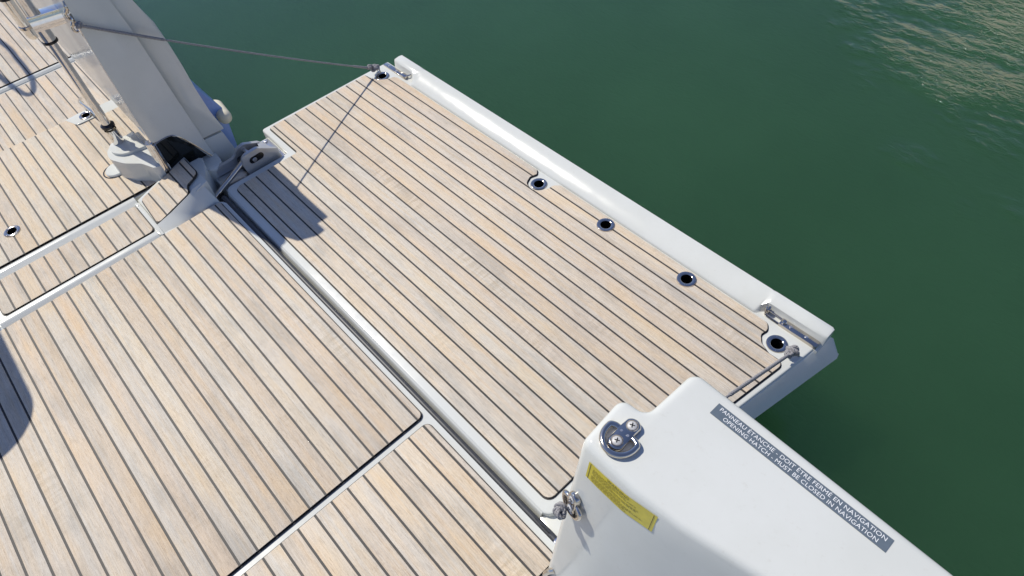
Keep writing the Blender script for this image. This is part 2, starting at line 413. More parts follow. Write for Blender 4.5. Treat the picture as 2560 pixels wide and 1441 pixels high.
# side deck, lower, two panels
F = teak_panel()
panel(F, [(-4.195, -2.2), (-3.30, -2.2), (-3.30, .45), (-4.195, .45)], lines(.003, .0543, -2.2, .44), ztop=-.23)
G = teak_panel()
panel(G, [(-6.6, -2.2), (-4.275, -2.2), (-4.275, .5), (-6.6, .5)], lines(-.002, .0543, -2.2, .49), ztop=-.23)
# raised nosings between the panels: flat top then a slope towards the camera side
def nosing(u0, v0, v1, z, wtop=.024, wslope=.020):
    pr = [(u0, z - .02), (u0, z - .002), (u0 + .002, z + .0005), (u0 + wtop, z + .0005), (u0 + wtop + .004, z - .0015), (u0 + wtop + wslope, z - .0088), (u0 + wtop + wslope, z - .02)]
    return link('nosing', prism(pr, v0, v1, mp=XZ), GEL, deck)
nosing(-2.512, -1.9, .10, 0.0, .020, .026)
nosing(-2.262, -.50, .085, 0.0, .022, .018)
nosing(-4.258, -2.4, .5, -.23, .014, .016)
# cross frame at the end of the narrow panel
link('panel_frame', prism(round_poly([(-2.472, .086), (-2.262, .088), (-2.226, .092), (-2.226, .104), (-2.47, .104)]), -.03, -.0015, .002, 2), GEL, deck)
for x, y in ((-2.452, .093), (-2.246, .090)): screw(x, y, -.0012, .0042, deck, SATIN)
# white pad and socket at the deck corner
link('corner_pad', holed(round_poly([(-3.25, .085, .004), (-3.17, .112, .02), (-3.165, .22, .02), (-3.26, .22, .004)]), [(-3.208, .168, .0190)], -.02, .0015, .002), GEL, deck)
socket(deck, -3.208, .168, .0017, .031, .0175)
dsock = socket(deck, -2.686, -.322, .0004, .031, .018)
# wedge that climbs towards the transom, with its own teak
def rz(x, y): return max(0.0, (y - .10)) * .34
Epan = teak_panel('small teak panel on a ramp that climbs to the transom corner')
eo = round_poly([(-2.468, .118, .01), (-2.292, .108, .02), (-2.292, .262, .02), (-2.335, .275, .02), (-2.345, .335, .02), (-2.468, .335, .01)])
panel(Epan, eo, lines(-.009, P0, .112, .33), ztop=-.001, zfun=rz)
def ramp_block():
    bm = bmesh.new()
    prism([(.104, -.08), (.104, -.0015), (.345, .0735), (.345, -.08)], -2.496, -2.288, mp=YZ, bm=bm)
    bmesh.ops.bevel(bm, geom=[e for e in bm.edges if e.calc_length() > .15], offset=.004, segments=2, profile=.5, affect='EDGES')
    return bm
bmr = ramp_block()
for v in bmr.verts: v.co.z -= .008 if v.co.z > -.05 else 0
link('ramp_block', bmr, GEL, deck)
# outer cheek of the wedge: twisting facet going down to the deck
bm = bmesh.new()
top = [(-2.291, .100, -.002), (-2.289, .17, .018), (-2.289, .262, .050), (-2.300, .285, .056), (-2.298, .322, .062)]
bot = [(-2.232, .098, -.012), (-2.232, .17, -.010), (-2.232, .262, -.010), (-2.232, .30, -.010), (-2.238, .338, -.010)]
tv = [bm.verts.new(p) for p in top]; bv = [bm.verts.new(p) for p in bot]
dv = [bm.verts.new((x, y, -.08)) for x, y, z in bot]
iv = [bm.verts.new((-2.30, y, z - .01)) for x, y, z in top]
for i in range(4):
    bm.faces.new((tv[i], bv[i], bv[i + 1], tv[i + 1])); bm.faces.new((bv[i], dv[i], dv[i + 1], bv[i + 1])); bm.faces.new((iv[i], tv[i], tv[i + 1], iv[i + 1]))
bm.faces.new((tv[4], bv[4], dv[4], bm.verts.new((-2.30, .322, -.08)), iv[4]))
link('ramp_cheek', bm, GEL, deck, 50)
# second fin behind it, running back to the hinge
bm = prism(round_poly([(-2.46, .345, .01), (-2.39, .30, .02), (-2.345, .29, .02), (-2.30, .322, .006), (-2.315, .345, .01), (-2.40, .385, .02), (-2.46, .40, .01)]), -.08, .052, .012, 3)
link('hinge_fairing', bm, GEL, deck)
link('hinge_fairing', prism(round_poly([(-2.50, .36, .02), (-2.42, .37, .03), (-2.38, .41, .03), (-2.42, .455, .03), (-2.50, .46, .02)]), -.10, .022, .012, 3), GEL, deck)
# hinge well floor and the rubber seal along the joint with the platform
link('well_floor', prism([(-2.53, .3305), (-2.2415, .3305), (-2.2415, .3575), (-.4285, .3575), (-.4285, .60), (-2.2, .60), (-2.2, .70), (-2.53, .70)], -.30, -.14), GEL, deck)
bm = bmesh.new()
sp = [(-2.26, .3635), (-.56, .3635), (-.48, .3638), (-.40, .3640), (-.33, .356), (-.26, .325), (-.19, .285)]
pts = smooth_path([(x, y, -.0225) for x, y in sp], 6)
tube(pts, .0105, 12, bm)
link('rubber_seal', bm, RUBBER, deck)
link('corner_deck', prism(round_poly([(-.4715, .3766), (-.34, .372, .03), (-.18, .31), (1.6, .30), (1.6, .50), (-.4445, .50), (-.4445, .42), (-.4715, .42)]), -.55, -.028, .005, 2), GEL, deck)
link('ledge', prism([(-2.24, .3545), (-.30, .3545), (-.30, .3760), (-2.24, .3760)], -.139, -.055), GEL, deck)

# ================================================================== SWIM PLATFORM
plat = thing('swim_platform', 'fold-down teak swim platform with a raised white outer lip, above green water', 'swim platform', (-1.38, .9, -.1))
body_out = round_poly([(-2.290, .388, .030), (-.4475, .388, .030), (-.445, .70, .02), (-.328, .70, .015), (-.292, 1.0), (-.262, 1.22), (-.246, 1.365),
                       (-2.508, 1.365), (-2.512, 1.23, .01), (-2.512, .682, .014), (-2.290, .682, .012)])
HOLES = [(-2.428, 1.276, .0205), (-1.383, 1.266, .0205), (-1.049, 1.276, .0205), (-.689, 1.276, .0205), (-.338, 1.270, .0205)]
bmb = holed(body_out, HOLES, -.16, -.008, .006)
body = link('platform_body', bmb, GEL, plat)
link('front_riser', prism([(.3905, -.0105), (.3865, -.0125), (.3840, -.017), (.3765, -.052), (.3765, -.138), (.3905, -.138)], -2.26, -.472, mp=YZ), GEL, plat, 60)
link('hinge_shelf', prism([(-2.475, .392), (-2.2905, .392), (-2.2905, .6835), (-2.475, .6835)], -.16, -.030, .004, 2), GEL, plat)
# teak outline with pads for the sockets
pad0 = [(-2.490, 1.222, .006), (-2.452, 1.226, .02), (-2.412, 1.240, .02), (-2.382, 1.278, .02), (-2.374, 1.304, .01), (-2.356, 1.313, .01)]
pad1 = [(-1.440, 1.313, .012), (-1.424, 1.296, .010), (-1.434, 1.268, .02), (-1.418, 1.232, .03), (-1.384, 1.222, .03), (-1.350, 1.234, .03), (-1.336, 1.268, .015), (-1.331, 1.296, .012), (-1.312, 1.313, .012)]
pad4 = [(-.402, 1.313, .02), (-.386, 1.290, .02), (-.392, 1.262, .02), (-.372, 1.236, .02), (-.336, 1.220, .02), (-.283, 1.222, .02)]
teak_out = round_poly([(-2.250, .4205, .022), (-.480, .4205, .022), (-.480, .715, .016), (-.345, .715, .02), (-.315, .98), (-.283, 1.222, .024)][:-1] + pad4[::-1] + pad1[::-1] + pad0[::-1] +
                      [(-2.486, .711, .012), (-2.250, .711, .014)], 5)
pl = panel(plat, teak_out, lines(.457, .0547, .44, 1.30), holes=HOLES[2:4])
# raised outer lip: lofted section, with cut-away pockets at both ends
mid = [(1.3205, -.009), (1.3225, -.005), (1.3245, -.0015), (1.3280, .0010), (1.3430, .0110), (1.396, .0325), (1.408, .033), (1.413, .027), (1.415, .018), (1.415, -.05), (1.405, -.13)]  # section points read from image pixels, rescaled about the camera for their height
poc = [(1.3305, -.0095), (1.343, -.0093), (1.353, -.009), (1.3595, -.002), (1.3625, .024), (1.372, .032), (1.396, .0350), (1.408, .034), (1.413, .028), (1.415, -.05), (1.405, -.13)]
stations = [(-2.446, 1), (-2.440, 1), (-2.36, 1), (-2.318, 1), (-2.300, .8), (-2.285, .4), (-2.268, .1), (-2.25, 0), (-1.8, 0), (-1.3, 0), (-.9, 0), (-.6, 0), (-.463, 0), (-.456, .06), (-.449, .35), (-.438, .95), (-.43, 1), (-.33, 1), (-.246, 1), (-.238, 1)]
bm = bmesh.new(); rings = []
for i, (u, f) in enumerate(stations):
    end = i in (0, len(stations) - 1); ring = []
    for k, (m_, p_) in enumerate(zip(mid, poc)):
        y = m_[0] * (1 - f) + p_[0] * f; z = m_[1] * (1 - f) + p_[1] * f
        if end: z -= .003; y += (.003 if k < 5 else -.003)
        uu = u
        if i >= len(stations) - 3 and z < -.02: z = max(z, -.045)      # the lip's end stops on the flared end skin
        ring.append(bm.verts.new((uu, y, z)))
    ring.append(bm.verts.new((u, 1.325, -.13 if i < len(stations) - 3 else -.045)))
    rings.append(ring)
for a, b in zip(rings, rings[1:]):
    n = len(a)
    for k in range(n): bm.faces.new((a[k], a[(k + 1) % n], b[(k + 1) % n], b[k]))
bm.faces.new(rings[0]); bm.faces.new(rings[-1][::-1])
link('outer_lip', bm, GEL, plat, 42)
# flared end skin on the starboard side (in shade)
bm = bmesh.new()
secs = []
for v in (.60, .9, 1.2, 1.36, 1.405, 1.424):
    ut = -.2935 + (v - 1) * .131; ub = -.258 + (v - 1) * .165 - (.008 if v > 1.41 else 0)
    e = .006 if v > 1.41 else 0
    secs.append([bm.verts.new(p) for p in ((ut - .03, v, -.012 - 3 * e), (ut, v, -.0125 - 3 * e), (ut + .006, v, -.018 - 2 * e), (ub - .004, v, -.074 - e), (ub, v, -.080), (ub - .004, v, -.088), (ub - .030, v, -.15), (ut - .08, v, -.17))])
for a, b in zip(secs, secs[1:]):
    n = len(a)
    for k in range(n): bm.faces.new((a[k], b[k], b[(k + 1) % n], a[(k + 1) % n]))
bm.faces.new(secs[0][::-1]); bm.faces.new(secs[-1])
link('end_skin', bm, GEL, plat, 50)
# sockets
for cx, cy, z, on in ((-2.428, 1.276, -.0078, 0), (-1.383, 1.266, -.0078, 0), (-1.049, 1.276, .0003, 1), (-.689, 1.276, .0003, 1), (-.338, 1.270, -.0078, 0)):
    tgt = []
    if on:
        for o in pl:
            ys = [v.co.y + plat.location.y for v in o.data.vertices]; xs = [v.co.x + plat.location.x for v in o.data.vertices]
            if min(ys) < cy + .02 and max(ys) > cy - .02 and min(xs) < cx < max(xs): tgt.append(o)
    cut_circle(tgt, cx, cy, .0205)
    socket(plat, cx, cy, z)
# stainless latch plates in the pockets
def plate(parent, u0, u1, v0, v1, z0, z1, name='latch_plate', mat=CHROME):
    return link(name, box(u0, u1, v0, v1, z0, z1, .0018, 2), mat, parent)
p1 = plate(plat, -2.497, -2.352, 1.331, 1.3545, -.010, -.001)
for x in (-2.462, -2.405): screw(x, 1.343, -.001, .0055, p1, SATIN)
hb = prism(round_poly([(-2.362, 1.330, .004), (-2.326, 1.330, .004), (-2.326, 1.351, .004), (-2.362, 1.351, .004)]), -.010, .006, .003, 2)
link('latch_hook', hb, CHROME, p1)
link('latch_hook', tube(smooth_path([(-2.330, 1.347, .004), (-2.318, 1.357, .008), (-2.308, 1.366, .016)], 4), .0035, 8), CHROME, p1)
p2 = plate(plat, -.376, -.246, 1.331, 1.3585, -.010, .0045)
for x in (-.340, -.286): screw(x, 1.345, .0046, .0055, p2, SATIN)
link('latch_pin', lathe([(0, .009), (.006, .008), (.009, .004), (.009, 0)], (-.364, 1.345, .0046), n=16), CHROME, p2)
bm = bmesh.new()
tube(smooth_path([(-.372, 1.335, -.003), (-.40, 1.335, -.002), (-.424, 1.336, .0), (-.428, 1.337, .012), (-.430, 1.345, .022), (-.428, 1.355, .014), (-.424, 1.357, .0), (-.40, 1.357, -.002), (-.372, 1.356, -.003)], 5), .0034, 8, bm)
link('latch_loop', bm, CHROME, p2)
link('latch_loop', prism(round_poly([(-.432, 1.337, .004), (-.420, 1.337, .004), (-.420, 1.357, .004), (-.432, 1.357, .004)]), -.008, .021, .003, 2), CHROME, p2)
link('brass_pin', lathe([(0, .012), (.003, .011), (.004, 0), (0, -.004)], (-.249, 1.322, -.030), n=10), make_metal('brass', (.75, .52, .25), .2), p2)
# hinge bracket bolted on the shelf
hb = bpy.data.objects.new('hinge_bracket', None); C.objects.link(hb); hb.parent = plat
link('mounting_plate', box(-2.462, -2.2925, .400, .678, -.030, -.024, .0015, 2), SATIN, hb)
near = round_poly([(.506, -.022, .006), (.660, -.022, .003), (.655, .026, .003), (.577, .074, .018), (.505, .070, .022), (.499, .02, .012)])
link('near_cheek', prism(near, -2.318, -2.302, .003, 2, mp=YZ, bev_bottom=True), PAINTED, hb)
sl_ = round_poly([(.528, .019, .0145), (.592, .022, .0145), (.592, .051, .0145), (.528, .048, .0145)], 6)
link('slot_eye', prism(sl_, -2.3035, -2.3005, mp=YZ), BLACK, hb)
link('pivot_pin', lathe([(0, .004), (.008, .004), (.0095, .002), (.0095, -.11)], (-2.301, .550, .033), (1, 0, 0), n=20), SATIN, hb)
far = round_poly([(.408, -.022, .003), (.63, -.022, .003), (.62, .030, .01), (.556, .058, .02), (.520, .050, .03), (.505, .020, .02), (.43, .018, .012), (.410, .004, .006)])
link('far_cheek', prism(far, -2.405, -2.388, .003, 2, mp=YZ, bev_bottom=True), PAINTED, hb)
br = round_poly([(-2.404, .612, .01), (-2.303, .590, .01), (-2.303, .655, .006), (-2.404, .628, .006)])
bm = prism(br, .0, .036, .006, 2)
for v in bm.verts: v.co.z -= max(0, (v.co.y - .60)) * .45
link('bridge', bm, PAINTED, hb)
bm = prism(round_poly([(-2.400, .50, .03), (-2.319, .50, .03), (-2.319, .598, .03), (-2.400, .598, .03)]), -.022, .018, .008, 2); link('pivot_block', bm, BLACK, hb)
for x, y in ((-2.447, .660), (-2.440, .415), (-2.304, .492)): screw(x, y, -.024, .010, hb, SATIN)
S0 = Vector((-2.300, .315, -.045)); S1 = Vector((-2.338, .540, .036))
gs = bpy.data.objects.new('support_strut', None); C.objects.link(gs); gs.parent = plat
link('strut_rod', tube([S0, S0.lerp(S1, .9), S1], .0115, 18), CHROME, gs)
link('strut_collar', tube([S0 - (S1 - S0) * .06, S0 + (S1 - S0) * .03], .0165, 16), BLACK, gs)

# ================================================================== STARBOARD TRANSOM BOX
zt = .820
tb = thing('transom_locker', 'glossy white transom box with a yellow warning label and a long grey hatch label', 'transom box', (.25, .45, -.3))
def Tt(u):
    k = [(-.286, .324), (-.235, .3205), (-.185, .319), (-.10, .326), (.007, .348), (.2, .392), (1.5, .69)]
    for (a, va), (b, vb) in zip(k, k[1:]):
        if u <= b: return va + (vb - va) * (u - a) / (b - a)
    return .69
def lean(u):
    k = [(-9, .166), (-.185, .166), (-.10, .10), (.007, .085), (9, .085)]
    for (a, va), (b, vb) in zip(k, k[1:]):
        if u <= b: return va + (vb - va) * (u - a) / (b - a)
top_out = round_poly([(-.286, .324, .016), (-.235, .3205), (-.185, .319), (-.10, .326), (.007, .348), (.2, .392), (1.5, .69), (1.5, .80), (.35, .527), (.182, .531), (-.036, .537), (-.243, .542, .020), (-.245, .470), (-.247, .428, .018), (-.294, .424, .018)], 6)
bm = bmesh.new(); levels = [(-.2, None), (0, None), (.3, None), (.6, None), (zt - .05, None), (zt - .015, None)]
def box_section(z, inset=0):
    out = []
    cxm, cym = .1, .43
    for (x, y) in top_out:
        front = y < Tt(x) + .03 and x < 1.49
        yy = y - (lean(x) * (zt - z) if y < .40 and x < .25 or y < Tt(x) + .03 else -.05 * (zt - z))
        xx = x - (.02 * (zt - z) if x < -.2 else 0)
        out.append((xx, yy, z))
    return out
rings = [[bm.verts.new(p) for p in box_section(z)] for z in (-.5, 0, .25, .45, .62, .75, zt - .013)]
for k in (1, 2, 3, 4):
    a_ = math.pi / 2 * k / 4; ins = .013 * (1 - math.cos(a_)); q_ = offset_poly(top_out, -ins)
    rings.append([bm.verts.new((x, y, zt - .013 + .013 * math.sin(a_))) for x, y in q_])
for a, b in zip(rings, rings[1:]):
    n = len(a)
    for k in range(n): bm.faces.new((a[k], a[(k + 1) % n], b[(k + 1) % n], b[k]))
topf = bm.faces.new(rings[-1]); bm.faces.new(rings[0][::-1])
link('locker_shell', bm, GEL, tb, 60)
# grey label with its two lines of lettering
def label_quad(c0, c1, c2, c3, z, t=.0006):
    bm = bmesh.new(); prism([c0, c1, c2, c3], z, z + t, bm=bm); return bm
L0 = Vector((-.1795, .5185)); L1 = Vector((.1035, .5140)); L3 = Vector((-.1795, .4960))
gl = link('grey_label', label_quad((-.1795, .4955), (.1035, .4915), (.1038, .5140), (-.1793, .5185), zt + .0003), GREY, tb, 0)
def text_obj(name, body, x, y, z, h, width, ang, mat, parent, flip=None):
    cu = bpy.data.curves.new(name, 'FONT'); cu.body = body; cu.size = 1; cu.extrude = 0.0; cu.offset = 0.0; cu.space_character = 1.04
    to = bpy.data.objects.new('tmp', cu); C.objects.link(to); bpy.context.view_layer.update()
    me = bpy.data.meshes.new_from_object(to.evaluated_get(bpy.context.evaluated_depsgraph_get())); bpy.data.objects.remove(to); me.name = name
    xs = [v.co.x for v in me.vertices]; capH = .70
    sx = width / (max(xs) - min(xs)); sy = h / capH; x0 = min(xs)
    for v in me.vertices: v.co.x = (v.co.x - x0) * sx; v.co.y *= sy
    M = flip if flip else Matrix.Translation((x, y, z)) @ Matrix.Rotation(ang, 4, 'Z')
    me.transform(Matrix.Translation(-wloc(parent)) @ M); me.materials.append(mat)
    o = bpy.data.objects.new(name, me); C.objects.link(o); o.parent = parent; return o
ang = math.atan2(-.0043, .2831)
text_obj('lettering', 'PANNEAU \u00c9TANCHE - DOIT \u00caTRE FERM\u00c9 EN NAVIGATION', -.1715, .5087, zt + .0013, .0066, .2680, ang, INKWHITE, gl)
text_obj('lettering', 'OPENING HATCH - MUST BE CLOSED IN NAVIGATION', -.1590, .4985, zt + .0013, .0066, .2480, ang, INKWHITE, gl)
# yellow warning label on the forward face
def face_sheet(u0, u1, za, zb, off, nu=14, nz=4):
    """curved sheet lying on the forward face; za/zb: (z at u0, z at u1) of bottom and top edges"""
    bm = bmesh.new(); g = []
    for i in range(nu + 1):
        f = i / nu; u = u0 + (u1 - u0) * f; col = []
        lo = za[0] + (za[1] - za[0]) * f; hi = zb[0] + (zb[1] - zb[0]) * f
        for j in range(nz + 1):
            z = lo + (hi - lo) * j / nz; col.append(bm.verts.new((u, Fsurf(u, z) - off, z)))
        g.append(col)
    for i in range(nu):
        for j in range(nz): bm.faces.new((g[i][j], g[i + 1][j], g[i + 1][j + 1], g[i][j + 1]))
    return bm
def Fsurf(u, z): return Tt(u) - lean(u) * (zt - z)
def zrow(f, t):      # f: 0..1 from the top, t: 0..1 along the label
    zt_ = .793 + (.806 - .793) * t; zb_ = .750 + (.756 - .750) * t
    return zt_ + (zb_ - zt_) * f
yl = link('yellow_label', face_sheet(-.262, -.1345, (.750, .756), (.793, .806), .0012), YELLOW, tb)
def strip(t0, t1, f0, f1):
    u0 = -.262 + .1275 * t0; u1 = -.262 + .1275 * t1
    return face_sheet(u0, u1, (zrow(f1, t0), zrow(f1, t1)), (zrow(f0, t0), zrow(f0, t1)), .0017, max(1, int((t1 - t0) * 14)), 1)
bm = bmesh.new()
def addto(bm, other):
    me = bpy.data.meshes.new('t'); other.to_mesh(me); other.free(); bm.from_mesh(me); bpy.data.meshes.remove(me)
addto(bm, strip(.03, .038, .02, .98)); addto(bm, strip(.955, .963, .02, .98))
rr = random.Random(3)
rows = [(.22, .08, .60), (.29, .08, .74), (.36, .08, .40), (.43, .08, .78), (.50, .10, .76), (.60, .08, .55), (.67, .08, .70), (.74, .08, .86), (.81, .08, .62), (.88, .10, .64)]
for f, a, b in rows:
    t = a
    while t < b:
        wd = rr.uniform(.02, .06); addto(bm, strip(t, min(t + wd, b), f, f + .022)); t += wd + .010
link('small_print', bm, INKDARK, yl, 0, {'kind': 'stuff'})
wt = text_obj('lettering', 'WARNING', 0, 0, 0, .0062, .042, 0, INKDARK, yl, Matrix.Identity(4))
wl = wloc(yl)
for v in wt.data.vertices:
    p = v.co + wl; t = .30 + p.x / .1275; zz = zrow(.17, t) + p.y; u = -.262 + .1275 * t
    v.co = Vector((u, Fsurf(u, zz) - .0018, zz)) - wl
# pad eye on the top
def pad_eye(parent, O, ax, up, nrm, s=1.0, knot=False, ring_turn=0.0):
    """two-screw pad eye with a captive half ring. ax: along the plate, up: across, nrm: away from the surface"""
    ax = Vector(ax).normalized(); nrm = Vector(nrm).normalized(); up = nrm.cross(ax).normalized(); O = Vector(O)
    M = Matrix((( ax.x, up.x, nrm.x, O.x), (ax.y, up.y, nrm.y, O.y), (ax.z, up.z, nrm.z, O.z), (0, 0, 0, 1))) @ Matrix.Scale(s, 4)
    pe = bpy.data.objects.new('pad_eye', None); C.objects.link(pe); pe.parent = parent
    out = []
    for sgn in (1, -1):      # two bosses joined by a slightly waisted web
        for k in range(13):
            t = -1.15 + 2.30 * k / 12; out.append((sgn * (.0155 + .0138 * math.cos(t)), sgn * .0138 * math.sin(t)))
        out.append((sgn * .008, sgn * .0122)); out.append((0, sgn * .0120))
    bm = prism(out, 0, .010, .0035, 3); bm.transform(M); link('eye_plate', bm, CHROME, pe, 50)
    for x in (-.0165, .0165):
        bm = lathe([(.0095, .0100), (.0088, .0112), (.0078, .0100), (.0076, .0094)], (x, 0, 0), n=24); bm.transform(M); link('screw_seat', bm, CHROME, pe, 50)
        bm = lathe([(.0074, .0090), (.0074, .0104), (.0062, .0116), (0, .0122)], (x, 0, 0), n=20); bm.transform(M); sc_ = link('screw', bm, SCREWM, pe, 50)
        bm = bmesh.new()
        for a in (0.5, 0.5 + math.pi / 2):
            q = prism([(-.0038, -.0007), (.0038, -.0007), (.0038, .0007), (-.0038, .0007)], .0116, .01245)
            q.transform(Matrix.Translation((x, 0, 0)) @ Matrix.Rotation(a, 4, 'Z')); addto(bm, q)
        bm.transform(M); link('cross_slot', bm, BLACK, sc_, 0)
    for y in (-.0058, .0058):
        bm = lathe([(.0022, .0098), (.0020, .0106), (0, .0106)], (0, y, 0), n=12); bm.transform(M); link('rivet', bm, SATIN, pe, 50)
    path = []
    for k in range(25):      # half ring that lies on the surface towards -ax
        t = math.pi * (0.42 + 1.16 * k / 24) ; path.append((-.008 + .0275 * math.cos(t), .0255 * math.sin(t), .0062))
    path = [(.003, .010, .0045), (.0025, .018, .0058)] + path + [(.0025, -.018, .0058), (.003, -.010, .0045)]
    if ring_turn:
        path = [tuple(Matrix.Rotation(ring_turn, 3, 'Y') @ Vector(p)) for p in path]
    bm = tube(smooth_path(path, 3), .0048, 12); bm.transform(M); link('ring', bm, CHROME, pe, 60)
    return pe
pad_eye(tb, (-.2455, .3745, zt), (0, 1, 0), (1, 0, 0), (0, 0, 1), 1.04)
zf = .655; uf = -.268
pad_eye(tb, (uf, Fsurf(uf, zf) - .001, zf), (0, .16, 1), (1, 0, 0), (-.25, -1, .16), .92)
zf2 = .33
bm = tube(smooth_path([(-.276, .246, .345), (-.286, .236, .332), (-.289, .231, .312), (-.282, .234, .297), (-.272, .240, .292)], 5), .006, 10)
link('grab_loop', bm, CHROME, tb)
link('blue_cover', prism(round_poly([(-.40, .352, .01), (-.372, .352, .01), (-.372, .378, .01), (-.40, .378, .01)]), -.0278, -.012, .002, 2), make_plain('blue_plastic', (.05, .09, .22), .3), tb)

# ================================================================== PORT TRANSOM BOX
pb = thing('transom_column', 'tall shaded end of the far transom in pale grey gelcoat, with a dark notch at its foot', 'transom box', (-2.7, .4, -.2))
UF = -2.473
# main facet with the notch at the foot (outline in v, z)
main = round_poly([(.266, .190, .012), (.262, .30), (.264, .60), (.272, .80), (.285, .885, .006), (.345, .925, .012), (.380, .920, .006), (.393, .716), (.408, .60), (.427, .305), (.442, .109), (.455, -.02), (.452, -.03), (.392, .112, .015), (.358, .168, .02), (.338, .186, .015)], 4)
link('inboard_face', prism(main, -3.6, UF, .010, 3, mp=YZ), GEL, pb, 50)
out_ = round_poly([(.365, .890, .01), (.432, .890, .006), (.455, .690), (.491, .585), (.501, .50), (.508, .40), (.511, .30), (.5205, .19), (.540, .088, .003), (.43, .094, .003), (.425, .30), (.40, .60)], 4)
link('outer_facet', prism(out_, -3.6, UF - .026, .006, 3, mp=YZ), GEL, pb, 50)
link('lower_facet', prism(round_poly([(.435, -.3), (.434, .086, .003), (.5275, .080, .003), (.545, -.04), (.56, -.3)], 4), -3.6, UF - .024, .005, 3, mp=YZ), GEL, pb, 50)
link('gutter_trim', prism([(.436, .0865), (.522, .0815), (.522, .0875), (.436, .0935)], -3.6, UF - .040, mp=YZ), make_plain('tan_sealant', (.35, .27, .15), .4), pb, 0)
# polished panel in the notch, dark reflection put into its colour, with its bright edge
link('notch_panel', prism([(.275, -.10), (.275, .189), (.345, .189), (.362, .17), (.395, .113), (.455, -.02), (.455, -.10)], -2.60, UF - .020, mp=YZ), DARKREFLECT, pb, 0)
link('notch_trim', tube(smooth_path([(UF + .001, .2655, -.05), (UF + .001, .2655, .16), (UF + .001, .268, .182), (UF + .001, .300, .190), (UF + .001, .338, .188), (UF + .001, .360, .170), (UF + .001, .394, .114), (UF + .001, .455, -.012)], 4), .003, 8), CHROME, pb)
link('notch_post', tube([(UF - .02, .262, -.08), (UF - .02, .262, .19)], .019, 16), MIRROR, pb)
link('mirror_plate', prism([(-2.482, .262), (-2.88, .312), (-2.88, .318), (-2.482, .268)], .01, .68, .002, 1), MIRROR, pb, 30)
# hull corner behind and the fender hanging on it
link('quarter_panel', prism([(.45, -.25), (.45, .36), (.536, .241), (.598, .100), (.600, .07), (.57, -.25)], -3.6, -2.62, .006, 3, mp=YZ), make_plain('blue_hull_paint', (.20, .31, .62), .25, .15, 30), pb)
fd = thing('fender', 'cream rounded fender peeping out beyond the far transom', 'fender', (-2.56, .60, .05))
link('fender_body', lathe([(0, -.030), (.015, -.027), (.025, -.017), (.029, 0), (.029, .10), (.02, .12), (0, .125)], (-2.60, .586, .070), (-.98, .1, 0), n=24), CREAM, fd, 60)
# white plinth and foot disc on the deck
link('plinth', prism(round_poly([(-2.478, .278), (-2.478, .225, .02), (-2.545, .200, .05), (-2.60, .150, .08), (-2.68, .112, .08), (-2.752, .140, .05), (-2.765, .278)], 12), -.02, .092, .012, 3), GEL, pb, 50)
link('plinth_cap', prism(round_poly([(-2.62, .26), (-2.64, .17, .06), (-2.69, .135, .06), (-2.748, .150, .04), (-2.76, .26)], 12), .090, .104, .006, 3), GEL, pb, 50)
link('foot_disc', lathe([(0, .010), (.040, .010), (.044, .006), (.044, -.01)], (-2.725, .118, 0), n=28), GEL, pb)
link('foot_slot', lathe([(.050, .0006), (.0445, .0006)], (-2.729, .113, 0), n=28), BLACK, pb, 0)

# ================================================================== CHROME CYLINDERS
def vert(a, b): return [Vector(a), Vector(b)]
t1 = thing('steel_post', 'tall polished steel post with a black collar at its foot, beside the far transom', 'steel post', (-2.80, .195, .13), 'polished steel posts by the far transom')
TX, TY = -2.735, .188
link('post_tube', tube([(TX, TY, .17), (TX, TY, 1.15)], .0165, 24), MIRROR, t1)
link('post_collar', lathe([(.017, 0), (.026, .002), (.027, .012), (.018, .018)], (TX, TY, .178), n=28), BLACK, t1)
link('post_foot', lathe([(.0235, -.02), (.0235, .178 - .13)], (TX, TY, .12), n=24), MIRROR, t1)
link('post_sleeve', tube([(TX, TY, .560), (TX, TY, 1.15)], .0235, 24), MIRROR, t1)
link('sleeve_ring', lathe([(.024, 0), (.0265, .001), (.0265, .008), (.024, .010)], (TX, TY, .553), n=28), BLACK, t1)
# clamp arm joining the post to the transom
def slab(name, a, b, wdt, z0, z1, mat, parent):
    a = Vector(a); b = Vector(b); d = (b - a).normalized(); s = Vector((-d.y, d.x)) * wdt / 2
    return link(name, prism([tuple(a - s), tuple(b - s), tuple(b + s), tuple(a + s)], z0, z1, .002, 2), mat, parent)
slab('clamp_arm', (TX - .002, TY - .020), (-2.706, .322), .046, .607, .660, MIRROR, t1)
link('clamp_bolt', lathe([(.016, 0), (.016, .006), (.012, .010), (0, .011)], (TX, TY + .01, .660), n=20), CHROME, t1)
t2 = thing('steel_post', 'shorter polished steel cylinder with a rounded lower end, left of the tall post', 'steel post', (-3.0, .15, .4), 'polished steel posts by the far transom')
a = Vector((-3.088, .172, .436)); d = Vector((.035, -.01, 1)).normalized()
link('cylinder_barrel', lathe([(0, -.004), (.012, -.002), (.020, .006), (.0245, .022), (.0245, .9)], a, d, n=28), MIRROR, t2)
link('cylinder_ring', lathe([(.0248, 0), (.0285, .001), (.0285, .012), (.0248, .014)], a + d * .165, d, n=28), BLACK, t2)
link('cylinder_strap', lathe([(.0248, 0), (.0275, .001), (.0275, .012), (.0248, .014)], a + d * .045, d, n=28), CHROME, t2)
link('shackle', tube(smooth_path([a + d * .42 + Vector((.02, -.01, 0)), a + d * .44 + Vector((.05, -.02, 0)), a + d * .40 + Vector((.07, 0, 0)), a + d * .34 + Vector((.05, .01, 0)), a + d * .33 + Vector((.02, 0, 0))], 5), .006, 10), CHROME, t2)
# thin rail running behind them
link('rail_tube', tube(smooth_path([(-3.40, .20, -.02), (-3.30, .185, .02), (-3.20, .19, .035), (-3.10, .20, .04)], 5), .008, 10), CHROME, t2)

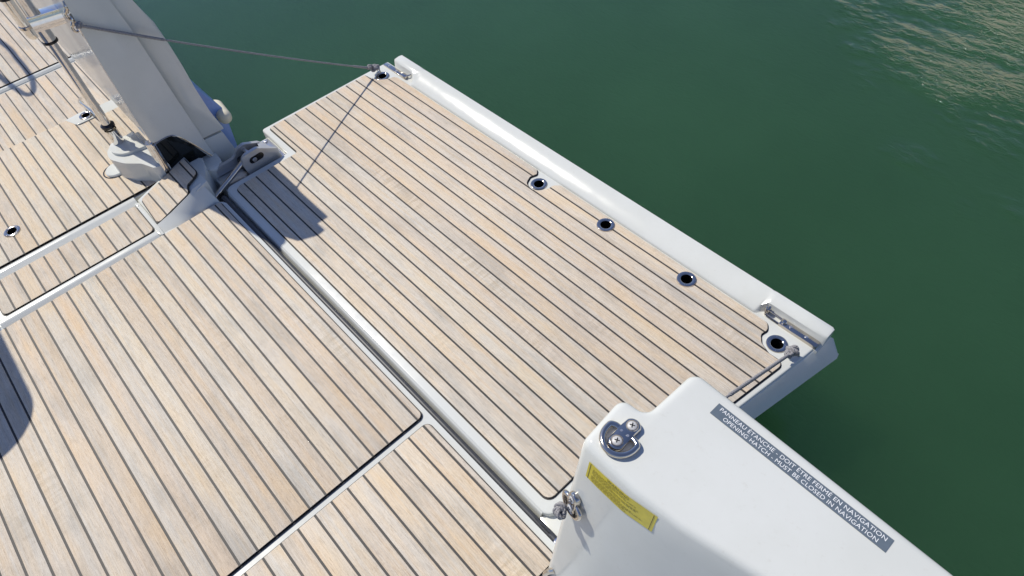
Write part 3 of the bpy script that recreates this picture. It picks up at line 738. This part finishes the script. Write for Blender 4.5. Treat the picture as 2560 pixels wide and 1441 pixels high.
# ================================================================== ROPES
def rope_mesh(path, rad, turns_per_m=32, strands=3, step=.004):
    P = [Vector(p) for p in path]; L = [0]
    for a, b in zip(P, P[1:]): L.append(L[-1] + (b - a).length)
    tot = L[-1]; n = int(tot / step); bm = bmesh.new(); pts = []
    j = 0
    for i in range(n + 1):
        s_ = tot * i / n
        while j < len(L) - 2 and L[j + 1] < s_: j += 1
        f = (s_ - L[j]) / max(1e-9, L[j + 1] - L[j]); pts.append((P[j].lerp(P[j + 1], f), (P[j + 1] - P[j]).normalized(), s_))
    for k in range(strands):
        c = []
        for p, t, s_ in pts:
            up = (Vector((0, 0, 1)) - t * t.z).normalized(); sd = t.cross(up); r = rad(s_ / tot)
            th = 2 * math.pi * (s_ * turns_per_m + k / strands); c.append((p + (up * math.cos(th) + sd * math.sin(th)) * r * .5, r * .56))
        tube([x[0] for x in c], [x[1] for x in c], 7, bm)
    return bm
def knot(bm, O, s, seed):
    r_ = random.Random(seed); O = Vector(O)
    for k in range(4):      # interlocked turns of the same line
        ax = Vector((r_.uniform(-1, 1), r_.uniform(-1, 1), r_.uniform(.2, 1))).normalized(); a = ax.orthogonal().normalized(); b = ax.cross(a)
        c = O + Vector((r_.uniform(-1, 1), r_.uniform(-1, 1), r_.uniform(-.2, .6))) * s * .35
        addto(bm, rope_mesh([c + (a * math.cos(2 * math.pi * q / 20) + b * math.sin(2 * math.pi * q / 20)) * s * .64 for q in range(21)], lambda f: s * .36, 38, 3, .003))
def rope(label, A_, B_, sag, endr, group, seeds, th0, th1):
    A_ = Vector(A_); B_ = Vector(B_)
    t = thing('rope', label, 'rope', tuple(B_), group)
    path = [A_.lerp(B_, f / 40) - Vector((0, 0, sag * 4 * (f / 40) * (1 - f / 40))) for f in range(41)]
    def rad(f): return .0036 + (.0018 if f < th0 or f > th1 else 0)
    link('line', rope_mesh(path, rad), ROPE, t, 60)
    bm = bmesh.new(); knot(bm, B_ + Vector((0, 0, .006)), .019, seeds[0]); knot(bm, B_ + (A_ - B_).normalized() * .03 + Vector((0, 0, .003)), .013, seeds[1]); link('knot', bm, ROPE, t, 60)
    bm = bmesh.new(); knot(bm, A_, .012, seeds[2]); link('knot', bm, ROPE, t, 60)
    return t
K1 = (-2.472, 1.272, .016); F1 = (-2.455, .268, .688)
K2 = (-.284, 1.262, .016); F2 = (-.282, .272, .628)
rope('thin grey braided rope stretched from the far transom to the platform corner over the water', F1, K1, .012, 0, 'grey ropes holding up the swim platform', (5, 11, 4), .22, .90)
rope('grey braided rope from the near platform corner that runs behind the white transom box', F2, K2, .0, 0, 'grey ropes holding up the swim platform', (8, 21, 15), .10, .60)
# eyes the ropes are tied to
for (x, y, z) in ((-2.470, 1.282, -.006), (-.283, 1.272, -.006)):
    link('lashing_eye', tube([(x + .016 * math.cos(q * math.pi / 8), y + .004, z + .016 * math.sin(q * math.pi / 8)) for q in range(9)], .003, 8), CHROME, plat)
# shackle chain at the far end
t = pb
for k in range(4):
    c = Vector((-2.485 - .002 * k, .266 - .002 * k, .74 - .022 * k)); a1 = Vector((0, .5, .85)).normalized() if k % 2 else Vector((.9, 0, .4)).normalized(); a2 = Vector((0, -.25, -1)).normalized()
    a1 = (a1 - a2 * a1.dot(a2)).normalized()
    link('shackle', tube([c + (a1 * math.cos(q * math.pi / 6) * .010 + a2 * math.sin(q * math.pi / 6) * .017) for q in range(12)], .0042, 8, closed=True), CHROME, t)

# ================================================================== UNSEEN SHADOW CASTERS (added for the shadows on the deck)
hs = thing('deck_shadow_caster', 'added unseen rounded shadow seat whose shadow falls across the near deck', 'caster', (-3.0, -.95, 0))
caster = round_poly([(-2.42, -1.60, .1), (-2.385, -.680, .17), (-3.45, -.668, .05), (-3.45, -1.60, .1)], 12)  # outline added to throw the rounded shadow; what really casts it is unseen
link('caster_top', prism(caster, .86, .92, .02, 3), MATTEGREY, hs)
link('caster_foot', prism(round_poly([(-3.2, -1.3, .05), (-3.2, -.9, .05), (-2.8, -.9, .05), (-2.8, -1.3, .05)]), -.01, .858, .01, 2), GEL, hs)
# unseen loop, added and shaped back from the shadow curling on the lower deck
gr = thing('side_shadow_caster', 'added unseen curved dark loop whose looped shadow lies on the lower side deck', 'shadow loop', (-5.1, -.1, -.23))
sh = [(-4.9, .00), (-4.62, .035), (-4.45, .034), (-4.31, .034), (-4.17, .025), (-4.06, 0), (-4.02, -.03), (-4.06, -.055), (-4.12, -.066), (-4.25, -.085), (-4.6, -.12), (-4.9, -.15)]
zz = 1.0; dz = zz + .23
path = smooth_path([(x - .786 * dz, y - .12 * dz, zz) for x, y in sh], 5)
link('caster_loop', tube(path, .0155, 10), BLACK, gr)
for x, y in ((-4.9, .0), (-4.9, -.15)):
    link('caster_leg', tube([(x - .786 * dz, y - .12 * dz, -.242), (x - .786 * dz, y - .12 * dz, zz)], .015, 10), CHROME, gr)
